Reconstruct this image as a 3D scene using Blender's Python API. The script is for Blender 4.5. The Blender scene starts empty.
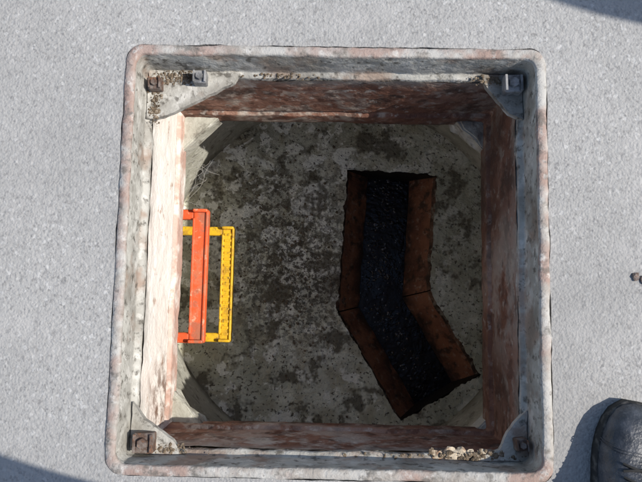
import bpy, bmesh, math, random
from mathutils import Vector, Euler, noise, Matrix
random.seed(7)
S=bpy.context.scene
COL=S.collection

# ------------------------------------------------------------------ materials
def N(nt,t,**k):
    n=nt.nodes.new(t)
    for a,b in k.items(): setattr(n,a,b)
    return n
def M(name, base, layers=(), rough=0.85, bumps=(), spec=0.3, metallic=0.0, rough2=None):
    m=bpy.data.materials.new(name); m.use_nodes=True
    nt=m.node_tree; L=nt.links
    b=nt.nodes['Principled BSDF']
    b.inputs['Metallic'].default_value=metallic
    b.inputs['Specular IOR Level'].default_value=spec
    tc=N(nt,'ShaderNodeTexCoord'); vec=tc.outputs['Object']
    rgb=N(nt,'ShaderNodeRGB'); rgb.outputs[0].default_value=(*base,1); cur=rgb.outputs[0]
    def tex(d,det=4):
        v=vec
        if 'stretch' in d:
            mp=N(nt,'ShaderNodeMapping'); mp.inputs['Scale'].default_value=d['stretch']; L.new(v,mp.inputs['Vector']); v=mp.outputs[0]
        if 'off' in d:
            mp=N(nt,'ShaderNodeMapping'); mp.inputs['Location'].default_value=d['off']; L.new(v,mp.inputs['Vector']); v=mp.outputs[0]
        k=d.get('kind','noise')
        if k=='noise':
            t=N(nt,'ShaderNodeTexNoise'); t.inputs['Scale'].default_value=d['scale']
            t.inputs['Detail'].default_value=d.get('detail',det); t.inputs['Roughness'].default_value=d.get('nr',0.62)
            t.inputs['Distortion'].default_value=d.get('dist',0.0)
            L.new(v,t.inputs['Vector']); return t.outputs['Fac']
        t=N(nt,'ShaderNodeTexVoronoi'); t.inputs['Scale'].default_value=d['scale']
        L.new(v,t.inputs['Vector'])
        if k=='cell':
            s=N(nt,'ShaderNodeSeparateColor'); L.new(t.outputs['Color'],s.inputs[0]); return s.outputs[0]
        return t.outputs['Distance']
    for d in layers:
        f=tex(d)
        mr=N(nt,'ShaderNodeMapRange'); mr.inputs['From Min'].default_value=d['lo']; mr.inputs['From Max'].default_value=d['hi']
        mr.inputs['To Max'].default_value=d.get('amt',1.0)
        L.new(f,mr.inputs['Value']); f=mr.outputs[0]
        for ms in d.get('mask',()):
            if ms[0]=='sph':
                _,c,r0,r1=ms
                vm=N(nt,'ShaderNodeVectorMath',operation='DISTANCE'); L.new(vec,vm.inputs[0]); vm.inputs[1].default_value=c
                g=vm.outputs['Value']
            else:
                _,ax,r0,r1=ms
                sp=N(nt,'ShaderNodeSeparateXYZ'); L.new(vec,sp.inputs[0]); g=sp.outputs[ax]
            m2=N(nt,'ShaderNodeMapRange'); m2.inputs['From Min'].default_value=r0; m2.inputs['From Max'].default_value=r1
            L.new(g,m2.inputs['Value'])
            mu=N(nt,'ShaderNodeMath',operation='MULTIPLY'); L.new(f,mu.inputs[0]); L.new(m2.outputs[0],mu.inputs[1]); f=mu.outputs[0]
        mx=N(nt,'ShaderNodeMixRGB'); L.new(f,mx.inputs[0]); L.new(cur,mx.inputs[1]); mx.inputs[2].default_value=(*d['col'],1)
        cur=mx.outputs[0]
    L.new(cur,b.inputs['Base Color'])
    if rough2:
        t=N(nt,'ShaderNodeTexNoise'); t.inputs['Scale'].default_value=rough2[0]; t.inputs['Detail'].default_value=3
        L.new(vec,t.inputs['Vector'])
        mr=N(nt,'ShaderNodeMapRange'); mr.inputs['From Min'].default_value=.35; mr.inputs['From Max'].default_value=.65
        mr.inputs['To Min'].default_value=rough; mr.inputs['To Max'].default_value=rough2[1]
        L.new(t.outputs['Fac'],mr.inputs['Value']); L.new(mr.outputs[0],b.inputs['Roughness'])
    else: b.inputs['Roughness'].default_value=rough
    prev=None
    for d in bumps:
        f=tex(d,3)
        bp=N(nt,'ShaderNodeBump'); bp.inputs['Strength'].default_value=d.get('s',1.0); bp.inputs['Distance'].default_value=d['h']
        bp.invert=d.get('inv',False)
        L.new(f,bp.inputs['Height'])
        if prev: L.new(prev,bp.inputs['Normal'])
        prev=bp.outputs[0]
    if prev: L.new(prev,b.inputs['Normal'])
    return m

asphalt=M('asphalt_worn',(.345,.338,.325),[
  dict(kind='cell',scale=190,lo=.0,hi=1,col=(.405,.40,.385),amt=.8),
  dict(kind='cell',scale=240,lo=.88,hi=.96,col=(.18,.175,.17),amt=.6,off=(3,1,0)),
  dict(kind='cell',scale=170,lo=.92,hi=.97,col=(.53,.525,.51),amt=.7,off=(7,5,0)),
  dict(scale=3,lo=.4,hi=.7,col=(.28,.275,.265),amt=.6),
  dict(scale=9,lo=.5,hi=.7,col=(.41,.40,.385),amt=.7,off=(2,6,0)),
  dict(scale=60,lo=.55,hi=.70,col=(.21,.205,.2),amt=.65),
  dict(scale=0.35,lo=.45,hi=.7,col=(.27,.265,.26),amt=.5),
 ],rough=.9,bumps=[dict(scale=110,h=.0035,s=.7),dict(kind='vor',scale=190,h=.0025,inv=True,s=.4)],spec=.25)
iron=M('dusty_cast_iron',(.46,.445,.40),[
  dict(scale=14,lo=.45,hi=.62,col=(.31,.295,.26),amt=.8),
  dict(scale=30,lo=.52,hi=.62,col=(.60,.58,.53),amt=.8,off=(2,2,0)),
  dict(scale=9,lo=.53,hi=.63,col=(.27,.165,.11),amt=.65,off=(5,1,0)),
  dict(scale=5,lo=.50,hi=.62,col=(.17,.15,.12),amt=.6,off=(9,4,0)),
  dict(scale=55,lo=.55,hi=.66,col=(.09,.08,.065),amt=.8),
 ],rough=.8,bumps=[dict(scale=25,h=.005),dict(scale=140,h=.0015)])
rim_m=M('worn_rim',(.44,.425,.395),[
  dict(scale=20,lo=.45,hi=.6,col=(.30,.265,.23),amt=.75),
  dict(scale=8,lo=.47,hi=.60,col=(.32,.20,.16),amt=.7,off=(1,4,0)),
  dict(scale=45,lo=.57,hi=.67,col=(.60,.58,.54),amt=.7),
  dict(scale=30,lo=.55,hi=.65,col=(.12,.11,.095),amt=.7,off=(5,5,0)),
  dict(scale=90,lo=.6,hi=.7,col=(.10,.09,.08),amt=.7),
 ],rough=.75,bumps=[dict(scale=40,h=.003),dict(scale=160,h=.001)])
wall_red=M('red_oxide_wall',(.20,.095,.062),[
  dict(scale=5,lo=.42,hi=.6,col=(.34,.20,.145),amt=.85),
  dict(scale=9,lo=.53,hi=.61,col=(.42,.37,.31),amt=.8,off=(3,2,1),dist=.5),
  dict(scale=13,lo=.53,hi=.62,col=(.07,.045,.035),amt=.85,off=(1,7,1)),
  dict(scale=45,lo=.57,hi=.66,col=(.52,.48,.42),amt=.6),
  dict(scale=28,lo=.52,hi=.60,col=(.12,.055,.038),amt=.75,off=(4,4,4)),
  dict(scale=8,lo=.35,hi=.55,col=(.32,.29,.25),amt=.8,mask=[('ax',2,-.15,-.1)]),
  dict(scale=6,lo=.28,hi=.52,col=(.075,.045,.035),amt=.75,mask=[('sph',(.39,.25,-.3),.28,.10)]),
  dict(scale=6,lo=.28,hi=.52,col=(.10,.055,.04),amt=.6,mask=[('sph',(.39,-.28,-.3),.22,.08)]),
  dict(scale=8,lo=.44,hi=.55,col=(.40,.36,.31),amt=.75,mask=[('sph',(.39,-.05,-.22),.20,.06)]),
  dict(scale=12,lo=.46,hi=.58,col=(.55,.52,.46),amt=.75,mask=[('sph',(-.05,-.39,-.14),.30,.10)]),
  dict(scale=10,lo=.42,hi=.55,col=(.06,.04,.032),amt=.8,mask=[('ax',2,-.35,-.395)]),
 ],rough=.8,bumps=[dict(scale=14,h=.008),dict(scale=80,h=.003)])
wall_lime_sunlit=M('lime_stained_sunlit_wall',(.86,.82,.75),[  # lime coat, whitened further to paint in the sun's glare on this side
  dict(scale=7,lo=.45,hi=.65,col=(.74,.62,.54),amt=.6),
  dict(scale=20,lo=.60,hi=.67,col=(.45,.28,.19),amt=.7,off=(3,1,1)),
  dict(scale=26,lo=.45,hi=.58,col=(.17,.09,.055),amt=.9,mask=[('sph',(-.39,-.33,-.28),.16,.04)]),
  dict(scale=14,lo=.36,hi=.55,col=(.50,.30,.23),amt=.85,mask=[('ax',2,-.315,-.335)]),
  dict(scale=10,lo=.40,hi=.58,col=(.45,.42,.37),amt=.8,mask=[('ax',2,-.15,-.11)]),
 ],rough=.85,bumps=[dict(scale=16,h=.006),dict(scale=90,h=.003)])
concrete=M('chamber_concrete',(.50,.49,.42),[
  dict(scale=6,lo=.42,hi=.62,col=(.34,.33,.27),amt=.8),
  dict(scale=25,lo=.55,hi=.66,col=(.15,.135,.11),amt=.8),
  dict(scale=40,lo=.58,hi=.68,col=(.66,.65,.58),amt=.7,off=(2,5,1)),
  dict(scale=10,lo=.35,hi=.55,col=(.13,.10,.08),amt=.8,mask=[('sph',(.42,.42,-.38),.3,.15)]),
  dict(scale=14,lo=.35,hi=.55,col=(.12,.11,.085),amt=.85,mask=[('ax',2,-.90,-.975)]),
 ],rough=.9,bumps=[dict(scale=20,h=.006),dict(scale=110,h=.002)])
floor_m=M('soiled_concrete_floor',(.72,.72,.61),[
  dict(scale=3.6,lo=.44,hi=.60,col=(.42,.41,.31),amt=.85),
  dict(scale=13,lo=.48,hi=.61,col=(.42,.38,.27),amt=.7,off=(3,3,0),dist=.6),
  dict(scale=6,lo=.30,hi=.60,col=(.32,.315,.23),amt=.8,off=(5,5,0),mask=[('ax',0,.02,.40)]),  # floor tone turns darker and more olive towards the right
  dict(scale=24,lo=.47,hi=.55,col=(.10,.085,.06),amt=.85,nr=.75,off=(1,1,3),mask=[('sph',(-.16,.26,-1.),.42,.08)]),
  dict(scale=10,lo=.52,hi=.56,col=(.90,.90,.82),amt=.95,off=(8,1,0),dist=.8,mask=[('sph',(-.22,.34,-1.),.48,.25)]),
  dict(scale=14,lo=.56,hi=.59,col=(.88,.87,.78),amt=.9,off=(2,9,0),mask=[('ax',0,.6,.1)]),
  dict(scale=50,lo=.46,hi=.54,col=(.06,.05,.035),amt=.92,nr=.78,mask=[('sph',(-.12,.02,-1.),.40,.08)]),
  dict(scale=7,lo=.53,hi=.60,col=(.11,.095,.065),amt=.85,nr=.75,off=(6,2,0)),
  dict(scale=85,lo=.58,hi=.63,col=(.07,.06,.045),amt=.9,off=(4,0,0)),
  dict(scale=20,lo=.35,hi=.5,col=(.05,.035,.025),amt=.8,mask=[('sph',(.04,-.02,-1.),.10,.03)]),
 ],rough=.85,rough2=(8,.6),bumps=[dict(scale=12,h=.014),dict(scale=55,h=.007)])
clay=M('brown_vitrified_clay',(.29,.12,.062),[
  dict(scale=9,lo=.42,hi=.60,col=(.16,.065,.038),amt=.9),
  dict(scale=24,lo=.52,hi=.63,col=(.05,.03,.02),amt=.9),
  dict(scale=50,lo=.57,hi=.67,col=(.4,.28,.21),amt=.6),
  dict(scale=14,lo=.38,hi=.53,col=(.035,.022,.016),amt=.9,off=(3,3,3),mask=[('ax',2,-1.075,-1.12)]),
 ],rough=.4,rough2=(14,.75),bumps=[dict(scale=30,h=.006)],spec=.4)
lip=M('dirty_channel_edge',(.05,.032,.022),[
  dict(scale=16,lo=.46,hi=.60,col=(.18,.095,.06),amt=.8),
  dict(scale=40,lo=.54,hi=.64,col=(.30,.26,.20),amt=.7)],rough=.8,bumps=[dict(scale=40,h=.006)])
darkgap=M('black_sediment_pipe_dark',(.02,.017,.014),[],rough=.6,bumps=[dict(scale=60,h=.004)])  # sediment black, also the painted dark of the pipe mouth
glint_sludge_m=M('wet_glint_sludge',(.012,.010,.009),[
  dict(scale=60,lo=.62,hi=.68,col=(.30,.30,.31),amt=.8)],rough=.16,bumps=[dict(scale=90,h=.003)],spec=.7)  # glossy black with pale flecks painted on as glints
water_m=M('dirty_water_glint_flecks',(.006,.005,.006),[
  dict(scale=70,lo=.64,hi=.67,col=(.45,.50,.60),amt=.8,nr=.75,mask=[('sph',(.150,.0,-1.138),.26,.06)]),  # bluish-white glints painted into the water colour along the middle
 ],rough=.10,rough2=(18,.45),bumps=[dict(scale=22,h=.006,detail=2),dict(scale=80,h=.003,detail=2)],spec=.25)
orange=M('orange_plastic',(.80,.12,.035),[
  dict(scale=30,lo=.50,hi=.62,col=(.55,.2,.1),amt=.7),
  dict(scale=60,lo=.60,hi=.68,col=(.7,.45,.3),amt=.7,off=(2,2,2)),
  dict(scale=18,lo=.57,hi=.65,col=(.35,.15,.09),amt=.7,off=(6,2,2)),
 ],rough=.5,bumps=[dict(scale=120,h=.001)],spec=.4)
yellow=M('yellow_plastic',(.80,.48,.02),[
  dict(scale=30,lo=.50,hi=.62,col=(.50,.27,.03),amt=.75),
  dict(scale=90,lo=.57,hi=.66,col=(.15,.1,.03),amt=.8),
 ],rough=.5,bumps=[dict(scale=120,h=.001)],spec=.4)
rust=M('rusty_steel',(.10,.065,.05),[
  dict(scale=50,lo=.45,hi=.6,col=(.23,.2,.18),amt=.8),
  dict(scale=90,lo=.55,hi=.65,col=(.22,.10,.05),amt=.8),
 ],rough=.7,bumps=[dict(scale=120,h=.002)],metallic=.0)
zinc=M('dull_grey_steel',(.31,.31,.31),[
  dict(scale=60,lo=.45,hi=.6,col=(.12,.12,.12),amt=.8)],rough=.55,bumps=[dict(scale=150,h=.001)],metallic=.15)
soil=M('dry_soil',(.17,.13,.09),[
  dict(scale=60,lo=.45,hi=.6,col=(.08,.06,.04),amt=.8),
  dict(scale=150,lo=.55,hi=.65,col=(.40,.34,.27),amt=.8)],rough=.95,bumps=[dict(scale=120,h=.004)])
mortar=M('pale_mortar',(.50,.43,.33),[
  dict(scale=30,lo=.46,hi=.58,col=(.33,.19,.11),amt=.85),
  dict(scale=80,lo=.56,hi=.66,col=(.15,.11,.08),amt=.7)],rough=.95,bumps=[dict(scale=60,h=.006)])
leather=M('dusty_black_leather',(.022,.026,.034),[
  dict(scale=25,lo=.42,hi=.7,col=(.09,.10,.12),amt=.7),
  dict(scale=90,lo=.58,hi=.75,col=(.15,.155,.16),amt=.5),
 ],rough=.42,bumps=[dict(scale=35,h=.004),dict(scale=260,h=.0008)],spec=.5)
rubber=M('black_rubber_sole',(.025,.025,.025),[dict(scale=60,lo=.5,hi=.65,col=(.14,.13,.12),amt=.7)],rough=.8)
lace_m=M('dark_lace',(.03,.03,.03),[],rough=.9)
cloth=M('navy_work_trousers',(.03,.035,.06),[dict(scale=20,lo=.4,hi=.7,col=(.05,.055,.08))],rough=.95,bumps=[dict(scale=12,h=.01)])
jacket=M('grey_work_jacket',(.10,.10,.11),[],rough=.95,bumps=[dict(scale=10,h=.01)])
skin_m=M('skin',(.45,.26,.18),[],rough=.6)
hair_m=M('dark_hair',(.03,.02,.015),[],rough=.7,bumps=[dict(scale=120,h=.003)])
web_m=M('dusty_web',(.45,.44,.40),[],rough=.9)

# ------------------------------------------------------------------ mesh helpers
def obj(name,bm,mats,smooth=True,parent=None):
    me=bpy.data.meshes.new(name); bm.normal_update(); bm.to_mesh(me); bm.free()
    for m in (mats if isinstance(mats,(list,tuple)) else [mats]): me.materials.append(m)
    if smooth:
        for p in me.polygons: p.use_smooth=True
    o=bpy.data.objects.new(name,me); COL.objects.link(o)
    if parent: o.parent=parent
    return o
def empty(name):
    e=bpy.data.objects.new(name,None); e.empty_display_size=.1; COL.objects.link(e); return e
def rsq(h,r,n=120):
    pts=[]
    for k in range(4):
        a=k*math.pi/2
        loc=[]
        na=10; ns=(n-na)//2
        for i in range(ns): loc.append((h,(h-r)*i/ns))
        for i in range(na+1):
            t=i/na*math.pi/2; loc.append((h-r+r*math.cos(t),h-r+r*math.sin(t)))
        for i in range(1,n-ns-na): loc.append(((h-r)*(1-i/(n-ns-na)),h))
        c,s=math.cos(a),math.sin(a)
        pts+=[(c*x-s*y,s*x+c*y) for x,y in loc]
    return pts
def loft(loops,closed=True):
    bm=bmesh.new(); prev=None
    for lp in loops:
        vs=[bm.verts.new(p) for p in lp]
        if prev:
            m=len(vs)
            for i in range(m if closed else m-1):
                bm.faces.new((prev[i],prev[(i+1)%m],vs[(i+1)%m],vs[i]))
        prev=vs
    return bm
def nz(p,sc,seed=0): return noise.noise(Vector((p[0]*sc+seed,p[1]*sc,p[2]*sc)))
def box(bm,c,s,rz=0,bev=.002,mi=0,tilt=None):
    r=bmesh.ops.create_cube(bm,size=1)
    vs=r['verts']
    bmesh.ops.scale(bm,vec=s,verts=vs)
    es=list({e for v in vs for e in v.link_edges})
    g=bmesh.ops.bevel(bm,geom=es,offset=bev,segments=2,affect='EDGES',profile=.5)
    vv=[v for v in {v for f in g['faces'] for v in f.verts}]
    isl=set(vv); st=list(vv)
    while st:
        v=st.pop()
        for e in v.link_edges:
            o=e.other_vert(v)
            if o not in isl: isl.add(o); st.append(o)
    vv=list(isl)
    mat=Matrix.Translation(Vector(c))@Matrix.Rotation(rz,4,'Z')@((tilt.to_matrix().to_4x4()) if tilt else Matrix.Identity(4))
    bmesh.ops.transform(bm,matrix=mat,verts=vv)
    for f in {f for v in vv for f in v.link_faces}: f.material_index=mi
    return vv
def tubes(bm,pts,r,mi=0,seg=6):
    prev=None
    for k,p in enumerate(pts):
        p=Vector(p); q=Vector(pts[min(k+1,len(pts)-1)])-Vector(pts[max(k-1,0)]); q.normalize()
        u=q.cross(Vector((0,0,1))); u=u.normalized() if u.length>.01 else Vector((1,0,0)); v=q.cross(u)
        ring=[bm.verts.new(p+r*(math.cos(a)*u+math.sin(a)*v)) for a in [2*math.pi*i/seg for i in range(seg)]]
        if prev:
            for i in range(seg):
                f=bm.faces.new((prev[i],prev[(i+1)%seg],ring[(i+1)%seg],ring[i])); f.material_index=mi
        prev=ring

# ------------------------------------------------------------------ ground
bm=bmesh.new()
inner=[]
for (x,y) in rsq(.4275,.036,60):
    d=.003*noise.noise(Vector((x*14,y*14,0)))+.0016*noise.noise(Vector((x*60,y*60,3)))
    inner.append(bm.verts.new((x*(1+d/.43),y*(1+d/.43),0)))
n=len(inner); es=[bm.edges.new((inner[i],inner[(i+1)%n])) for i in range(n)]
out=[bm.verts.new(p) for p in ((-200,-200,0),(200,-200,0),(200,200,0),(-200,200,0))]
es+=[bm.edges.new((out[i],out[(i+1)%4])) for i in range(4)]
bmesh.ops.triangle_fill(bm,use_beauty=True,edges=es,normal=(0,0,1))
low=[bm.verts.new((v.co.x,v.co.y,-.03)) for v in inner]
for i in range(n): bm.faces.new((inner[i],inner[(i+1)%n],low[(i+1)%n],low[i]))
for f in bm.faces:
    if f.normal.z<-.5: f.normal_flip()
obj('asphalt_road',bm,asphalt,smooth=False)

# ------------------------------------------------------------------ manhole frame
frame=empty('manhole_frame')
prof=[(.4262,.034,-.03),(.4262,.034,.000),(.4245,.034,.003),(.409,.026,.004),(.4065,.024,.001),(.405,.022,-.03),(.404,.02,-.082),(.402,.02,-.086),(.394,.014,-.088),(.3925,.012,-.094),(.392,.01,-.105)]
loops=[];
dense=[]
for a,b in zip(prof,prof[1:]):
    L_=math.dist((a[0],a[2]),(b[0],b[2])); k=max(1,int(L_/.006))
    for i in range(k): dense.append([a[j]+(b[j]-a[j])*i/k for j in range(3)])
dense.append(list(prof[-1]))
for h,r,z in dense:
    lp=[]
    for x,y in rsq(h,r):
        amp=.0022 if z>-.08 else .004
        d=amp*nz((x,y,z),16)+.0012*nz((x,y,z),70,5)
        lp.append((x*(1+d/.4),y*(1+d/.4),z+.0012*nz((x,y,z),40,9)))
    loops.append(lp)
bm=loft(loops)
bm.normal_update()
for f in bm.faces:
    c=f.calc_center_median(); f.material_index=1 if c.z>-.006 else 0
bmesh.ops.reverse_faces(bm,faces=bm.faces)
obj('cast_frame',bm,[iron,rim_m],parent=frame)

def plate(name,pts,z0,z1,mat):
    bm=bmesh.new()
    o=[]
    for A,B in zip(pts,pts[1:]+pts[:1]):
        A=Vector(A); B=Vector(B); k=max(2,int((B-A).length/.012))
        for i in range(k):
            p=A.lerp(B,i/k); o.append(p+Vector((nz((p.x,p.y,z0),60),nz((p.x,p.y,z0),60,5)))*.003)
    vs=[bm.verts.new((p.x,p.y,z0)) for p in o]
    f=bm.faces.new(vs)
    r=bmesh.ops.extrude_face_region(bm,geom=[f])
    bmesh.ops.translate(bm,vec=(0,0,z1-z0),verts=[v for v in r['geom'] if isinstance(v,bmesh.types.BMVert)])
    bmesh.ops.recalc_face_normals(bm,faces=bm.faces)
    return obj(name,bm,mat,smooth=False,parent=frame)
def lug(name,x,y,s,z,rz,mat):
    bm=bmesh.new()
    box(bm,(x,y,z),(s,s,.030),rz,.003)
    r=bmesh.ops.create_cone(bm,cap_ends=True,segments=6,radius1=s*.30,radius2=s*.27,depth=.008)
    bmesh.ops.translate(bm,vec=(x,y,z+.019),verts=r['verts'])
    for sx in(-1,1):
        box(bm,(x+sx*s*.42,y,z+.017),(s*.14,s*.9,.008),rz,.001)
    return obj(name,bm,mat,smooth=False,parent=frame)
a=.4015
plate('corner_plate_1',[(-a,a),(-a,.295),(-.365,.300),(-.215,.378),(-.205,a)],-.094,-.079,iron)
plate('corner_plate_2',[(a,a),(.315,a),(.325,.375),(.372,.318),(a,.305)],-.094,-.077,iron)
plate('corner_plate_3',[(-a,-a),(-.300,-a),(-.315,-.372),(-.375,-.335),(-a,-.30)],-.094,-.077,iron)
plate('corner_plate_4',[(a,-a),(a,-.30),(.375,-.325),(.345,-.38),(.29,-a)],-.094,-.079,iron)
lug('lug_1',-.381,.366,.026,-.068,.05,rust)
lug('lug_2',-.286,.381,.028,-.068,.0,zinc)
lug('lug_3',.376,.375,.038,-.066,.03,zinc)
lug('lug_4',-.369,-.377,.040,-.066,.0,rust)
lug('lug_5',.384,-.365,.024,-.068,.1,rust)

# ------------------------------------------------------------------ access shaft walls
loops=[]
prof=[(.3905,-.098),(.3915,-.110),(.393,-.20),(.393,-.318),(.3925,-.322),(.397,-.326),(.397,-.331),(.386,-.334),(.3845,-.338),(.385,-.395),(.388,-.402),(.42,-.406)]
dense=[]
for A,B in zip(prof,prof[1:]):
    k=max(1,int(math.dist(A,B)/.008))
    for i in range(k): dense.append([A[j]+(B[j]-A[j])*i/k for j in range(2)])
dense.append(list(prof[-1]))
for h,z in dense:
    lp=[]
    for x,y in rsq(h,.006):
        d=.003*nz((x,y,z),7,2)+.002*nz((x,y,z),30,8)+.001*nz((x,y,z),90,1)
        zz=z+.003*nz((x,y,0),12,4)+.002*nz((x,y,z),45,1)
        lp.append((x*(1+d/.39),y*(1+d/.39),zz))
    loops.append(lp)
bm=loft(loops); bmesh.ops.reverse_faces(bm,faces=bm.faces)
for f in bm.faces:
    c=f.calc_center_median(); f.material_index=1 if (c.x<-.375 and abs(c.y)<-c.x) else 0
obj('access_shaft',bm,[wall_red,wall_lime_sunlit])

# ------------------------------------------------------------------ chamber
cham=empty('concrete_chamber')
CX,CY,R=.035,.02,.600
nn=480
sq=[]
for i in range(nn):
    t=2*math.pi*i/nn; c,s=math.cos(t),math.sin(t); k=.395/max(abs(c),abs(s)); sq.append((k*c,k*s,-.408))
loops=[sq]
zs=[-.412,-.415,-.50,-.60,-.675,-.68,-.684,-.688,-.70,-.80,-.90,-.96,-1.01]
for z in zs:
    rr=R+.004*(z<-.68)
    if z in(-.68,-.684): rr+=.012
    if z==-.412: rr=R-.01
    lp=[]
    for i in range(nn):
        t=2*math.pi*i/nn; d=.004*nz((math.cos(t),math.sin(t),z),5)
        lp.append((CX+(rr+d)*math.cos(t),CY+(rr+d)*math.sin(t),z))
    loops.append(lp)
bm=loft(loops); bmesh.ops.reverse_faces(bm,faces=bm.faces)
obj('ring_wall',bm,concrete,parent=cham)
def haunch(name,sx,sy,l):
    bm=bmesh.new(); b0=.40
    top=[(sx*b0,sy*b0),(sx*b0,sy*(b0-l)),(sx*(b0-l),sy*b0)]
    vs=[bm.verts.new((x,y,-.365)) for x,y in top]+[bm.verts.new((x,y,-.43)) for x,y in top]
    bm.faces.new(vs[:3]); bm.faces.new(vs[3:][::-1])
    for i in range(3): bm.faces.new((vs[i],vs[(i+1)%3],vs[3+(i+1)%3],vs[3+i]))
    bmesh.ops.recalc_face_normals(bm,faces=bm.faces)
    bmesh.ops.bevel(bm,geom=list(bm.edges),offset=.004,segments=2,affect='EDGES')
    bmesh.ops.subdivide_edges(bm,edges=list(bm.edges),cuts=5,use_grid_fill=True)
    bmesh.ops.triangulate(bm,faces=bm.faces)
    for v in bm.verts:
        d=.007*nz(v.co,30)+.003*nz(v.co,90); v.co.x+=d; v.co.y+=d; v.co.z+=.5*d
    obj(name,bm,concrete,parent=cham,smooth=False)
haunch('haunch_1',-1,1,.115); haunch('haunch_2',1,1,.10); haunch('haunch_3',-1,-1,.10); haunch('haunch_4',1,-1,.05)

P=[Vector((.210,.388)),Vector((.183,-.066)),Vector((.376,-.388))]
d1=(P[1]-P[0]).normalized(); d2=(P[2]-P[1]).normalized()
def perp(d): return Vector((-d.y,d.x))
mit=(perp(d1)+perp(d2)).normalized(); ml=1/mit.dot(perp(d1))
nrm=[perp(d1),mit*ml,perp(d2)]
def chan_pts(h): return [P[i]+nrm[i]*h for i in range(3)]
def bench_z(x,y):
    r=math.hypot(x-CX,y-CY); return -1.0+.05*max(0,(r-.2)/.4)**2*.6+.004*noise.noise(Vector((x*6,y*6,0)))
H0=.160
bm=bmesh.new()
circ=[bm.verts.new((CX+(R+.02)*math.cos(2*math.pi*i/160),CY+(R+.02)*math.sin(2*math.pi*i/160),0)) for i in range(160)]
es=[bm.edges.new((circ[i],circ[(i+1)%160])) for i in range(160)]
Lp=chan_pts(-H0+.003); Rp=chan_pts(H0-.003)
def fine(path,k=60):
    o=[]
    for A,B in zip(path,path[1:]):
        for i in range(k): o.append(A.lerp(B,i/k))
    return o
loop=[]
path=Lp+Rp[::-1]+[Lp[0]]
for p in fine(path):
    d=Vector((noise.noise(Vector((p.x*25,p.y*25,0))),noise.noise(Vector((p.x*25,p.y*25,7)))))*.008
    d+=Vector((noise.noise(Vector((p.x*90,p.y*90,0))),noise.noise(Vector((p.x*90,p.y*90,7)))))*.004
    loop.append(p+d)
cv=[bm.verts.new((p.x,p.y,0)) for p in loop]; m=len(cv)
es+=[bm.edges.new((cv[i],cv[(i+1)%m])) for i in range(m)]
bmesh.ops.triangle_fill(bm,use_beauty=True,edges=es,normal=(0,0,1))
for it in range(4):
    le=[e for e in bm.edges if e.calc_length()>.045]
    if not le: break
    bmesh.ops.subdivide_edges(bm,edges=le,cuts=1)
    bmesh.ops.triangulate(bm,faces=bm.faces)
    bmesh.ops.beautify_fill(bm,faces=bm.faces,edges=[e for e in bm.edges if not e.is_boundary])
for v in bm.verts: v.co.z=bench_z(v.co.x,v.co.y)
bm.normal_update()
for f in bm.faces:
    if f.normal.z<0: f.normal_flip()
obj('benching_floor',bm,floor_m,parent=cham)

chan=empty('drainage_channel')
def section(name,ia,ib,ea,eb):
    cs=[(-H0-.012,-1.004),(-H0+.004,-1.022),(-.150,-1.032),(-.078,-1.125),(-.070,-1.19),(.070,-1.19),(.078,-1.125),(.150,-1.032),(H0-.004,-1.022),(H0+.012,-1.004)]
    bm=bmesh.new(); K=60; rows=[]
    for i in range(K+1):
        t=ea+(1-ea-eb)*i/K
        row=[]
        for h,z in cs:
            A=P[ia]+nrm[ia]*h; B=P[ib]+nrm[ib]*h; q=A.lerp(B,t)
            row.append(bm.verts.new((q.x+.005*nz((q.x,q.y,z),20),q.y+.005*nz((q.x,q.y,z),20,4),z+.004*nz((q.x,q.y,z),15,7))))
        rows.append(row)
    for i in range(K):
        for j in range(len(cs)-1):
            f=bm.faces.new((rows[i][j],rows[i+1][j],rows[i+1][j+1],rows[i][j+1]))
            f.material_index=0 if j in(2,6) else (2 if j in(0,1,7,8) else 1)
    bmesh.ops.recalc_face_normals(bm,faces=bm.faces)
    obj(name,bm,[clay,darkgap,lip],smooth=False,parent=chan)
section('upper_run',0,1,0,.003); section('lower_run',1,2,.008,0)
for nm,idx,z0 in(('dark_pipe_mouth',0,-.99),('tail_wall',2,-.99)):
    A=P[idx]+nrm[idx]*-(H0+.01); B=P[idx]+nrm[idx]*(H0+.01)
    bm=bmesh.new()
    vs=[bm.verts.new((q.x,q.y,z)) for q,z in((A,z0),(B,z0),(B,-1.22),(A,-1.22))]
    bm.faces.new(vs); obj(nm,bm,darkgap,smooth=False,parent=chan)  # black end sheets; the head one paints the dark inside the open pipe
bm=bmesh.new()
vs=[bm.verts.new(p) for p in((-.2,-.6,-1.215),(.65,-.6,-1.215),(.65,.5,-1.215),(-.2,.5,-1.215))]; bm.faces.new(vs)
obj('channel_bed',bm,darkgap,parent=chan)
bm=bmesh.new(); rows=[]
A=chan_pts(-.086); B=chan_pts(.086)
for k in range(2):
    for i in range(41):
        if k==1 and i==0: continue
        t=i/40; a_=A[k].lerp(A[k+1],t); b_=B[k].lerp(B[k+1],t)
        rows.append([bm.verts.new((*a_.lerp(b_,j/12),-1.134)) for j in range(13)])
for i in range(len(rows)-1):
    for j in range(12): bm.faces.new((rows[i][j],rows[i+1][j],rows[i+1][j+1],rows[i][j+1]))
bm.normal_update()
for f in bm.faces:
    if f.normal.z<0: f.normal_flip()
obj('channel_water',bm,water_m)

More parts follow.
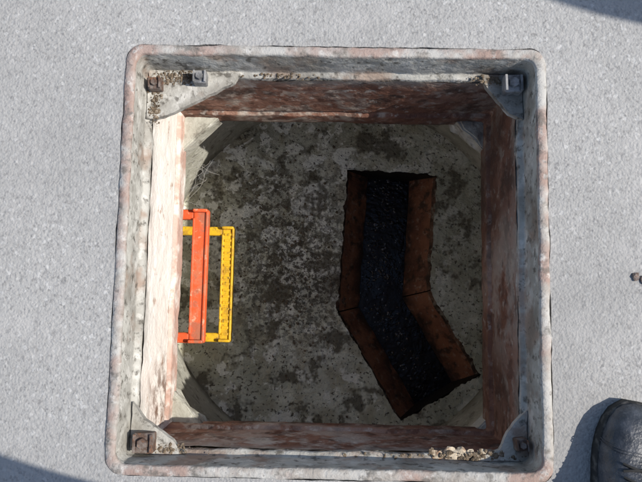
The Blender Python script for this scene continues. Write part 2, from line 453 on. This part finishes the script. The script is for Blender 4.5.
# ------------------------------------------------------------------ step irons
def step(name,xf,z,y0,y1,w,mat,tread):
    bm=bmesh.new(); t=.024
    yc=(y0+y1)/2
    box(bm,(xf-w/2,yc,z),(w,(y1-y0),t),0,.006)
    aw=.028
    xb=-.60
    for yy in(y0+aw/2,y1-aw/2):
        box(bm,((xf-w+xb)/2+.002,yy,z-.001),((xf-w)-xb+.004,aw,t-.004),0,.005)
    k=17
    if tread:
        for i in range(k):
            yy=y0+.025+(y1-y0-.05)*i/(k-1)
            box(bm,(xf-w/2,yy,z+t/2+.0005),(w*.55,.008,.005),0,.0015)
    box(bm,(xf-.004,yc,z+t/2+.002),(.007,(y1-y0)-.01,.008),0,.002)
    box(bm,(xf-w+.004,yc,z+t/2+.001),(.006,(y1-y0)-.05,.006),0,.0015)
    for yy in(y0+.005,y1-.005):
        box(bm,(xf-w/2,yy,z+t/2+.006),(w*.9,.009,.020),0,.003)
    return obj(name,bm,mat,smooth=False)
step('step_iron',-.334,-.49,-.198,.163,.044,orange,False)
step('step_iron.001',-.304,-.77,-.206,.153,.040,yellow,True)

# ------------------------------------------------------------------ dirt and rubble
def rocks(name,items,mat):
    bm=bmesh.new()
    for (x,y,z,s,fl) in items:
        r=bmesh.ops.create_icosphere(bm,subdivisions=1 if s<.006 else 2,radius=s)
        sd=random.random()*50; ax=random.uniform(.6,1.4)
        rot=Matrix.Rotation(random.random()*6,4,'Z')
        for v in r['verts']:
            d=1+.5*noise.noise(v.co/s*1.3+Vector((sd,0,0)))
            v.co=v.co*d; v.co.x*=ax; v.co.z*=fl
            v.co=rot@v.co+Vector((x,y,z))
    return obj(name,bm,mat,smooth=False)
it=[]
def pile(cx,cy,z,sx,sy,nm,smin,smax):
    for _ in range(nm):
        it.append((random.gauss(cx,sx),random.gauss(cy,sy),z+random.uniform(-.001,.003),smin+(smax-smin)*random.random()**2,.6))
pile(-.335,.385,-.080,.024,.010,420,.0008,.0045)
pile(-.385,.33,-.080,.006,.022,220,.0008,.0045)
pile(.34,.388,-.079,.02,.006,120,.001,.005)
pile(-.33,-.392,-.079,.03,.005,120,.001,.005)
pile(.30,-.392,-.081,.05,.005,160,.001,.006)
pile(.18,-.397,-.087,.06,.003,50,.001,.004)
pile(-.12,.397,-.087,.05,.003,60,.001,.004)
it=[q for q in it if max(abs(q[0]),abs(q[1]))<.402 and (abs(q[0])>.37 or abs(q[1])>.37)]
rocks('loose_soil',it,soil)
fl=[]
for _ in range(900):
    x=random.gauss(-.12,.17); y=random.gauss(.05,.22)
    if math.hypot(x-CX,y-CY)>.57: continue
    bad=False
    for k in range(2):
        ab=P[k+1]-P[k]; q=Vector((x,y))-P[k]; t=max(0,min(1,q.dot(ab)/ab.length_squared))
        if (q-ab*t).length<H0+.02: bad=True
    if bad: continue
    fl.append((x,y,bench_z(x,y),random.choice((.001,.0015,.002,.002,.003,.005)),.6))
rocks('floor_grit',fl,soil)
# wet lumps of sludge added along the channel to sparkle with sky glints
sl=[]
for _ in range(900):
    k=0 if random.random()<.62 else 1
    t=random.random(); h=random.gauss(-.012,.030)
    if abs(h)>.072: continue
    A=P[k]+nrm[k]*h; B=P[k+1]+nrm[k+1]*h; q=A.lerp(B,t)
    if noise.noise(Vector((q.x*14,q.y*9,2)))<-.12: continue
    sl.append((q.x,q.y,-1.135,.0015+.006*random.random()**2.5,.5))
rocks('glint_sludge',sl,glint_sludge_m)
rocks('mortar_lump',[(.25,-.392,-.085,.016,.3),(.285,-.390,-.085,.013,.3),(.22,-.394,-.085,.012,.3),(.31,-.392,-.084,.010,.35),(.268,-.388,-.084,.011,.3)],mortar)
rocks('stone',[(.592,-.031,.002,.008,.5),(.606,-.036,.002,.006,.5)],rust)
bm=bmesh.new()
random.seed(3)
for k in range(13):
    A=Vector((random.uniform(-.385,-.37),random.uniform(.17,.29),random.uniform(-.38,-.43)))
    B=Vector((random.uniform(-.36,-.30),random.uniform(.20,.33),random.uniform(-.40,-.48)))
    if k>7: B=Vector((random.uniform(-.375,-.34),A.y-random.uniform(.0,.06),-.480))
    pts=[]
    for i in range(9):
        t=i/8; p=A.lerp(B,t); p.z-=.02*math.sin(math.pi*t); p.x+=.004*math.sin(t*9+k); pts.append(p)
    tubes(bm,pts,.00032,seg=4)
obj('cobweb',bm,web_m)

# ------------------------------------------------------------------ boots
def boot(name,loc,yaw,mirror=1):
    bm=bmesh.new()
    st=[(0,.012,.030,.004),(.006,.026,.040,.004),(.016,.037,.050,.004),(.035,.046,.060,.003),(.06,.051,.066,.001),(.09,.053,.072,0),(.12,.052,.083,0),(.15,.048,.100,0),(.18,.045,.118,0),(.21,.042,.130,0),(.25,.040,.130,0),(.28,.034,.125,0),(.296,.022,.11,0)]
    rows=[]; K=22
    for s,(yy,w,hh,xs) in enumerate(st):
        row=[]
        for j in range(K+1):
            t=math.pi*j/K
            x=math.copysign(abs(math.cos(t))**.75,math.cos(t))*w; z=.022+abs(math.sin(t))**.85*(hh-.022)
            cr=.0025*math.sin(yy*190) if .08<yy<.14 else 0
            row.append(bm.verts.new((x*mirror+xs,-yy,z+cr*math.sin(t))))
        rows.append(row)
    for i in range(len(rows)-1):
        for j in range(K): bm.faces.new((rows[i][j],rows[i][j+1],rows[i+1][j+1],rows[i+1][j]))
    bm.faces.new(rows[0]); bm.faces.new(rows[-1][::-1])
    prev=None
    for z,cy,rx,ry in((.085,-.225,.041,.068),(.12,-.228,.042,.062),(.16,-.235,.043,.056),(.20,-.238,.047,.057),(.24,-.24,.052,.060),(.245,-.24,.048,.056)):
        ring=[bm.verts.new((rx*math.cos(2*math.pi*i/28),cy+ry*math.sin(2*math.pi*i/28),z)) for i in range(28)]
        if prev:
            for i in range(28): bm.faces.new((prev[i],prev[(i+1)%28],ring[(i+1)%28],ring[i]))
        prev=ring
    so=[(yy,w+.004,xs) for yy,w,hh,xs in st]
    pts=[(xs+w*mirror,-yy+(.004 if yy==0 else 0)) for yy,w,xs in so]+[(xs-w*mirror,-yy+(.004 if yy==0 else 0)) for yy,w,xs in so[::-1]]
    lo=[bm.verts.new((x,y,0.001)) for x,y in pts]; mi_=[bm.verts.new((x*1.0,y,.018)) for x,y in pts]; hi=[bm.verts.new((x*.95,y,.026)) for x,y in pts]
    fs=[]
    for A_,B_ in((lo,mi_),(mi_,hi)):
        for i in range(len(pts)): fs.append(bm.faces.new((A_[i],A_[(i+1)%len(pts)],B_[(i+1)%len(pts)],B_[i])))
    fs.append(bm.faces.new(lo)); fs.append(bm.faces.new(hi))
    for f in fs: f.material_index=1
    def over(yy,t):
        for a_,b_ in zip(st,st[1:]):
            if a_[0]<=yy<=b_[0]:
                k=(yy-a_[0])/(b_[0]-a_[0]); w=a_[1]+(b_[1]-a_[1])*k; hh=a_[2]+(b_[2]-a_[2])*k; break
        return (math.copysign(abs(math.cos(t))**.75,math.cos(t))*w*1.01,-yy,.022+abs(math.sin(t))**.85*(hh-.021))
    for off in(0,.005): tubes(bm,[over(.072+off+.012*math.sin(t),t) for t in [math.pi*i/24 for i in range(25)]],.0010,0)
    for k in range(5):
        y1=.105+k*.022
        tubes(bm,[over(y1+.012*(i/10),math.pi*(.36+.28*i/10)) for i in range(11)],.0024,2)
        tubes(bm,[over(y1+.012*(1-i/10),math.pi*(.36+.28*i/10)) for i in range(11)],.0024,2)
    bmesh.ops.recalc_face_normals(bm,faces=bm.faces)
    bmesh.ops.transform(bm,matrix=Matrix.Translation(Vector(loc))@Matrix.Rotation(yaw,4,'Z'),verts=bm.verts)
    return obj(name,bm,[leather,rubber,lace_m])
boot('work_boot',(.570,-.270,0),-.16)
boot('work_boot.001',(.20,-.50,0),.08,-1)
BY=.128
boot('work_boot.002',(1.50,.66+BY,0),1.45); boot('work_boot.003',(1.50,.42+BY,0),1.62)

# ------------------------------------------------------------------ people (stand outside the picture; they cast the shadows)
def skinmesh(name,verts,edges,radii,matsel,mats,root,parent):
    me=bpy.data.meshes.new(name); me.from_pydata(verts,edges,[]); o=bpy.data.objects.new(name,me); COL.objects.link(o)
    md=o.modifiers.new('s','SKIN'); md.use_smooth_shade=True
    o.modifiers.new('u','SUBSURF').levels=2
    for i,r in enumerate(radii):
        sv=me.skin_vertices[0].data[i]; sv.radius=(r if isinstance(r,tuple) else (r,r)); sv.use_root=(i==root)
    dg=bpy.context.evaluated_depsgraph_get(); ev=o.evaluated_get(dg); nm=bpy.data.meshes.new_from_object(ev)
    o.modifiers.clear(); o.data=nm
    nm.materials.clear()
    for m in mats: nm.materials.append(m)
    for p in nm.polygons: p.material_index=matsel(p.center); p.use_smooth=True
    o.parent=parent
    return o
def person(name,J,yaw_head,off=(0,0,0)):
    J={k:(v[0]+off[0],v[1]+off[1],v[2]) for k,v in J.items()}
    e=empty(name)
    names=list(J.keys()); idx={k:i for i,k in enumerate(names)}
    E=[('pel','hipL'),('hipL','kneeL'),('kneeL','ankL'),('pel','hipR'),('hipR','kneeR'),('kneeR','ankR'),('pel','sp'),('sp','ch'),('ch','nk'),
       ('ch','shL'),('shL','elL'),('elL','wrL'),('ch','shR'),('shR','elR'),('elR','wrR')]
    rad=dict(pel=.13,hipL=.10,hipR=.10,kneeL=.068,kneeR=.068,ankL=.06,ankR=.06,sp=.125,ch=.13,nk=.055,shL=.07,shR=.07,elL=.048,elR=.048,wrL=.033,wrR=.033)
    pz=J['pel'][2]-.02
    skinmesh('clothed_body',[J[k] for k in names],[(idx[a],idx[b]) for a,b in E],[rad[k] for k in names],
             lambda c:0 if c.z<pz else 1,[cloth,jacket],idx['pel'],e)
    nk=Vector(J['nk']); hd=nk+(nk-Vector(J['ch'])).normalized()*.05+Vector((0,0,.06))
    hd+=Vector((math.cos(yaw_head),math.sin(yaw_head),0))*.03
    bm=bmesh.new()
    bmesh.ops.create_uvsphere(bm,u_segments=28,v_segments=20,radius=1)
    F=Vector((math.cos(yaw_head),math.sin(yaw_head),-.5)).normalized(); U=(Vector((0,0,1))-F*F.z).normalized(); Rr=F.cross(U)
    for v in bm.verts:
        f,u,s=v.co.y,v.co.z,v.co.x
        fx=f*.098; ux=u*.118; sx=s*.076
        if f>0 and u<0: sx*=1+u*.28; fx*=1+.05*u
        if f>.75 and -.3<u<.12 and abs(s)<.22: fx+=.022*(1-abs(s)/.22)*(1-abs(u+.12)/.25)
        if f>.6 and .05<u<.3 and .2<abs(s)<.6: fx-=.008
        if abs(f)<.25 and abs(u)<.25 and abs(s)>.9: sx*=1.14
        v.co=hd+F*fx+U*ux+Rr*sx
    for f_ in bm.faces:
        c=f_.calc_center_median()-hd; f_.material_index=1 if (c.dot(U)>.045 or c.dot(F)<-.02) else 0
    obj('head',bm,[skin_m,hair_m],parent=e)
    for sd in('L','R'):
        w=Vector(J['wr'+sd]); d=(w-Vector(J['el'+sd])).normalized(); side=d.cross(Vector((0,0,1))).normalized(); dn=side.cross(d)
        vs=[w,w+d*.045]; ed=[(0,1)]; rr=[(.026,.018),(.034,.016)]
        sgn=1 if sd=='L' else -1
        for i,(o_,ln) in enumerate(((-.030,.062),(-.010,.078),(.011,.084),(.031,.072))):
            b=w+d*.085+side*o_; k=len(vs)
            vs+=[b,b+d*ln*.5-dn*.008,b+d*ln*.8-dn*.028]; ed+=[(1,k),(k,k+1),(k+1,k+2)]; rr+=[.0105,.009,.008]
        k=len(vs); vs+=[w+d*.04+side*sgn*.045-dn*.01,w+d*.075+side*sgn*.058-dn*.025]; ed+=[(1,k),(k,k+1)]; rr+=[.012,.009]
        skinmesh('hand_'+sd,vs,ed,rr,lambda c:0,[skin_m],0,e)
    return e
person('standing_person',dict(pel=(.37,-.615,.88),hipL=(.27,-.62,.84),kneeL=(.21,-.63,.46),ankL=(.21,-.735,.14),hipR=(.47,-.615,.84),kneeR=(.575,-.52,.46),ankR=(.607,-.505,.14),
  sp=(.34,-.585,1.08),ch=(.30,-.53,1.30),nk=(.27,-.48,1.43),shL=(.12,-.51,1.34),elL=(-.02,-.44,1.14),wrL=(-.07,-.27,1.37),shR=(.45,-.51,1.34),elR=(.40,-.40,1.15),wrR=(.14,-.26,1.37)),math.pi/2+.4)
person('standing_person.001',dict(pel=(1.88,.55,.93),hipL=(1.87,.46,.88),kneeL=(1.85,.43,.48),ankL=(1.86,.43,.14),hipR=(1.87,.64,.88),kneeR=(1.85,.66,.48),ankR=(1.86,.66,.14),
  sp=(1.87,.55,1.12),ch=(1.86,.55,1.36),nk=(1.85,.55,1.50),shL=(1.86,.37,1.40),elL=(1.87,.31,1.12),wrL=(1.80,.30,.88),shR=(1.86,.73,1.40),elR=(1.87,.79,1.12),wrR=(1.80,.80,.88)),math.pi,(-.12,BY))

# ------------------------------------------------------------------ camera
cam=bpy.data.cameras.new('camera'); co=bpy.data.objects.new('camera',cam); COL.objects.link(co)
cam.sensor_width=36; cam.lens=36*660/642; cam.clip_start=.02; cam.clip_end=1000
co.location=(-.0025,-.1152,1.2932); co.rotation_euler=(.111,.0125,.0188)
S.camera=co

# ------------------------------------------------------------------ light
trav=Vector((-1,.07,-1.07)).normalized()
sun=bpy.data.lights.new('sun','SUN'); sun.energy=5; sun.angle=math.radians(.53); sun.color=(1,.95,.88)
so=bpy.data.objects.new('sun',sun); COL.objects.link(so); so.rotation_euler=trav.to_track_quat('-Z','Y').to_euler(); so.location=(5,0,5)
w=bpy.data.worlds.new('World'); S.world=w; w.use_nodes=True; nt=w.node_tree
sky=nt.nodes.new('ShaderNodeTexSky'); sky.sky_type='NISHITA'; sky.sun_disc=False
el=math.asin(-trav.z); az=math.atan2(-trav.x,-trav.y)
sky.sun_elevation=el; sky.sun_rotation=az
bg=nt.nodes['Background']; nt.links.new(sky.outputs[0],bg.inputs[0]); bg.inputs[1].default_value=.15
S.view_settings.view_transform='Standard'; S.view_settings.look='None'; S.view_settings.exposure=0
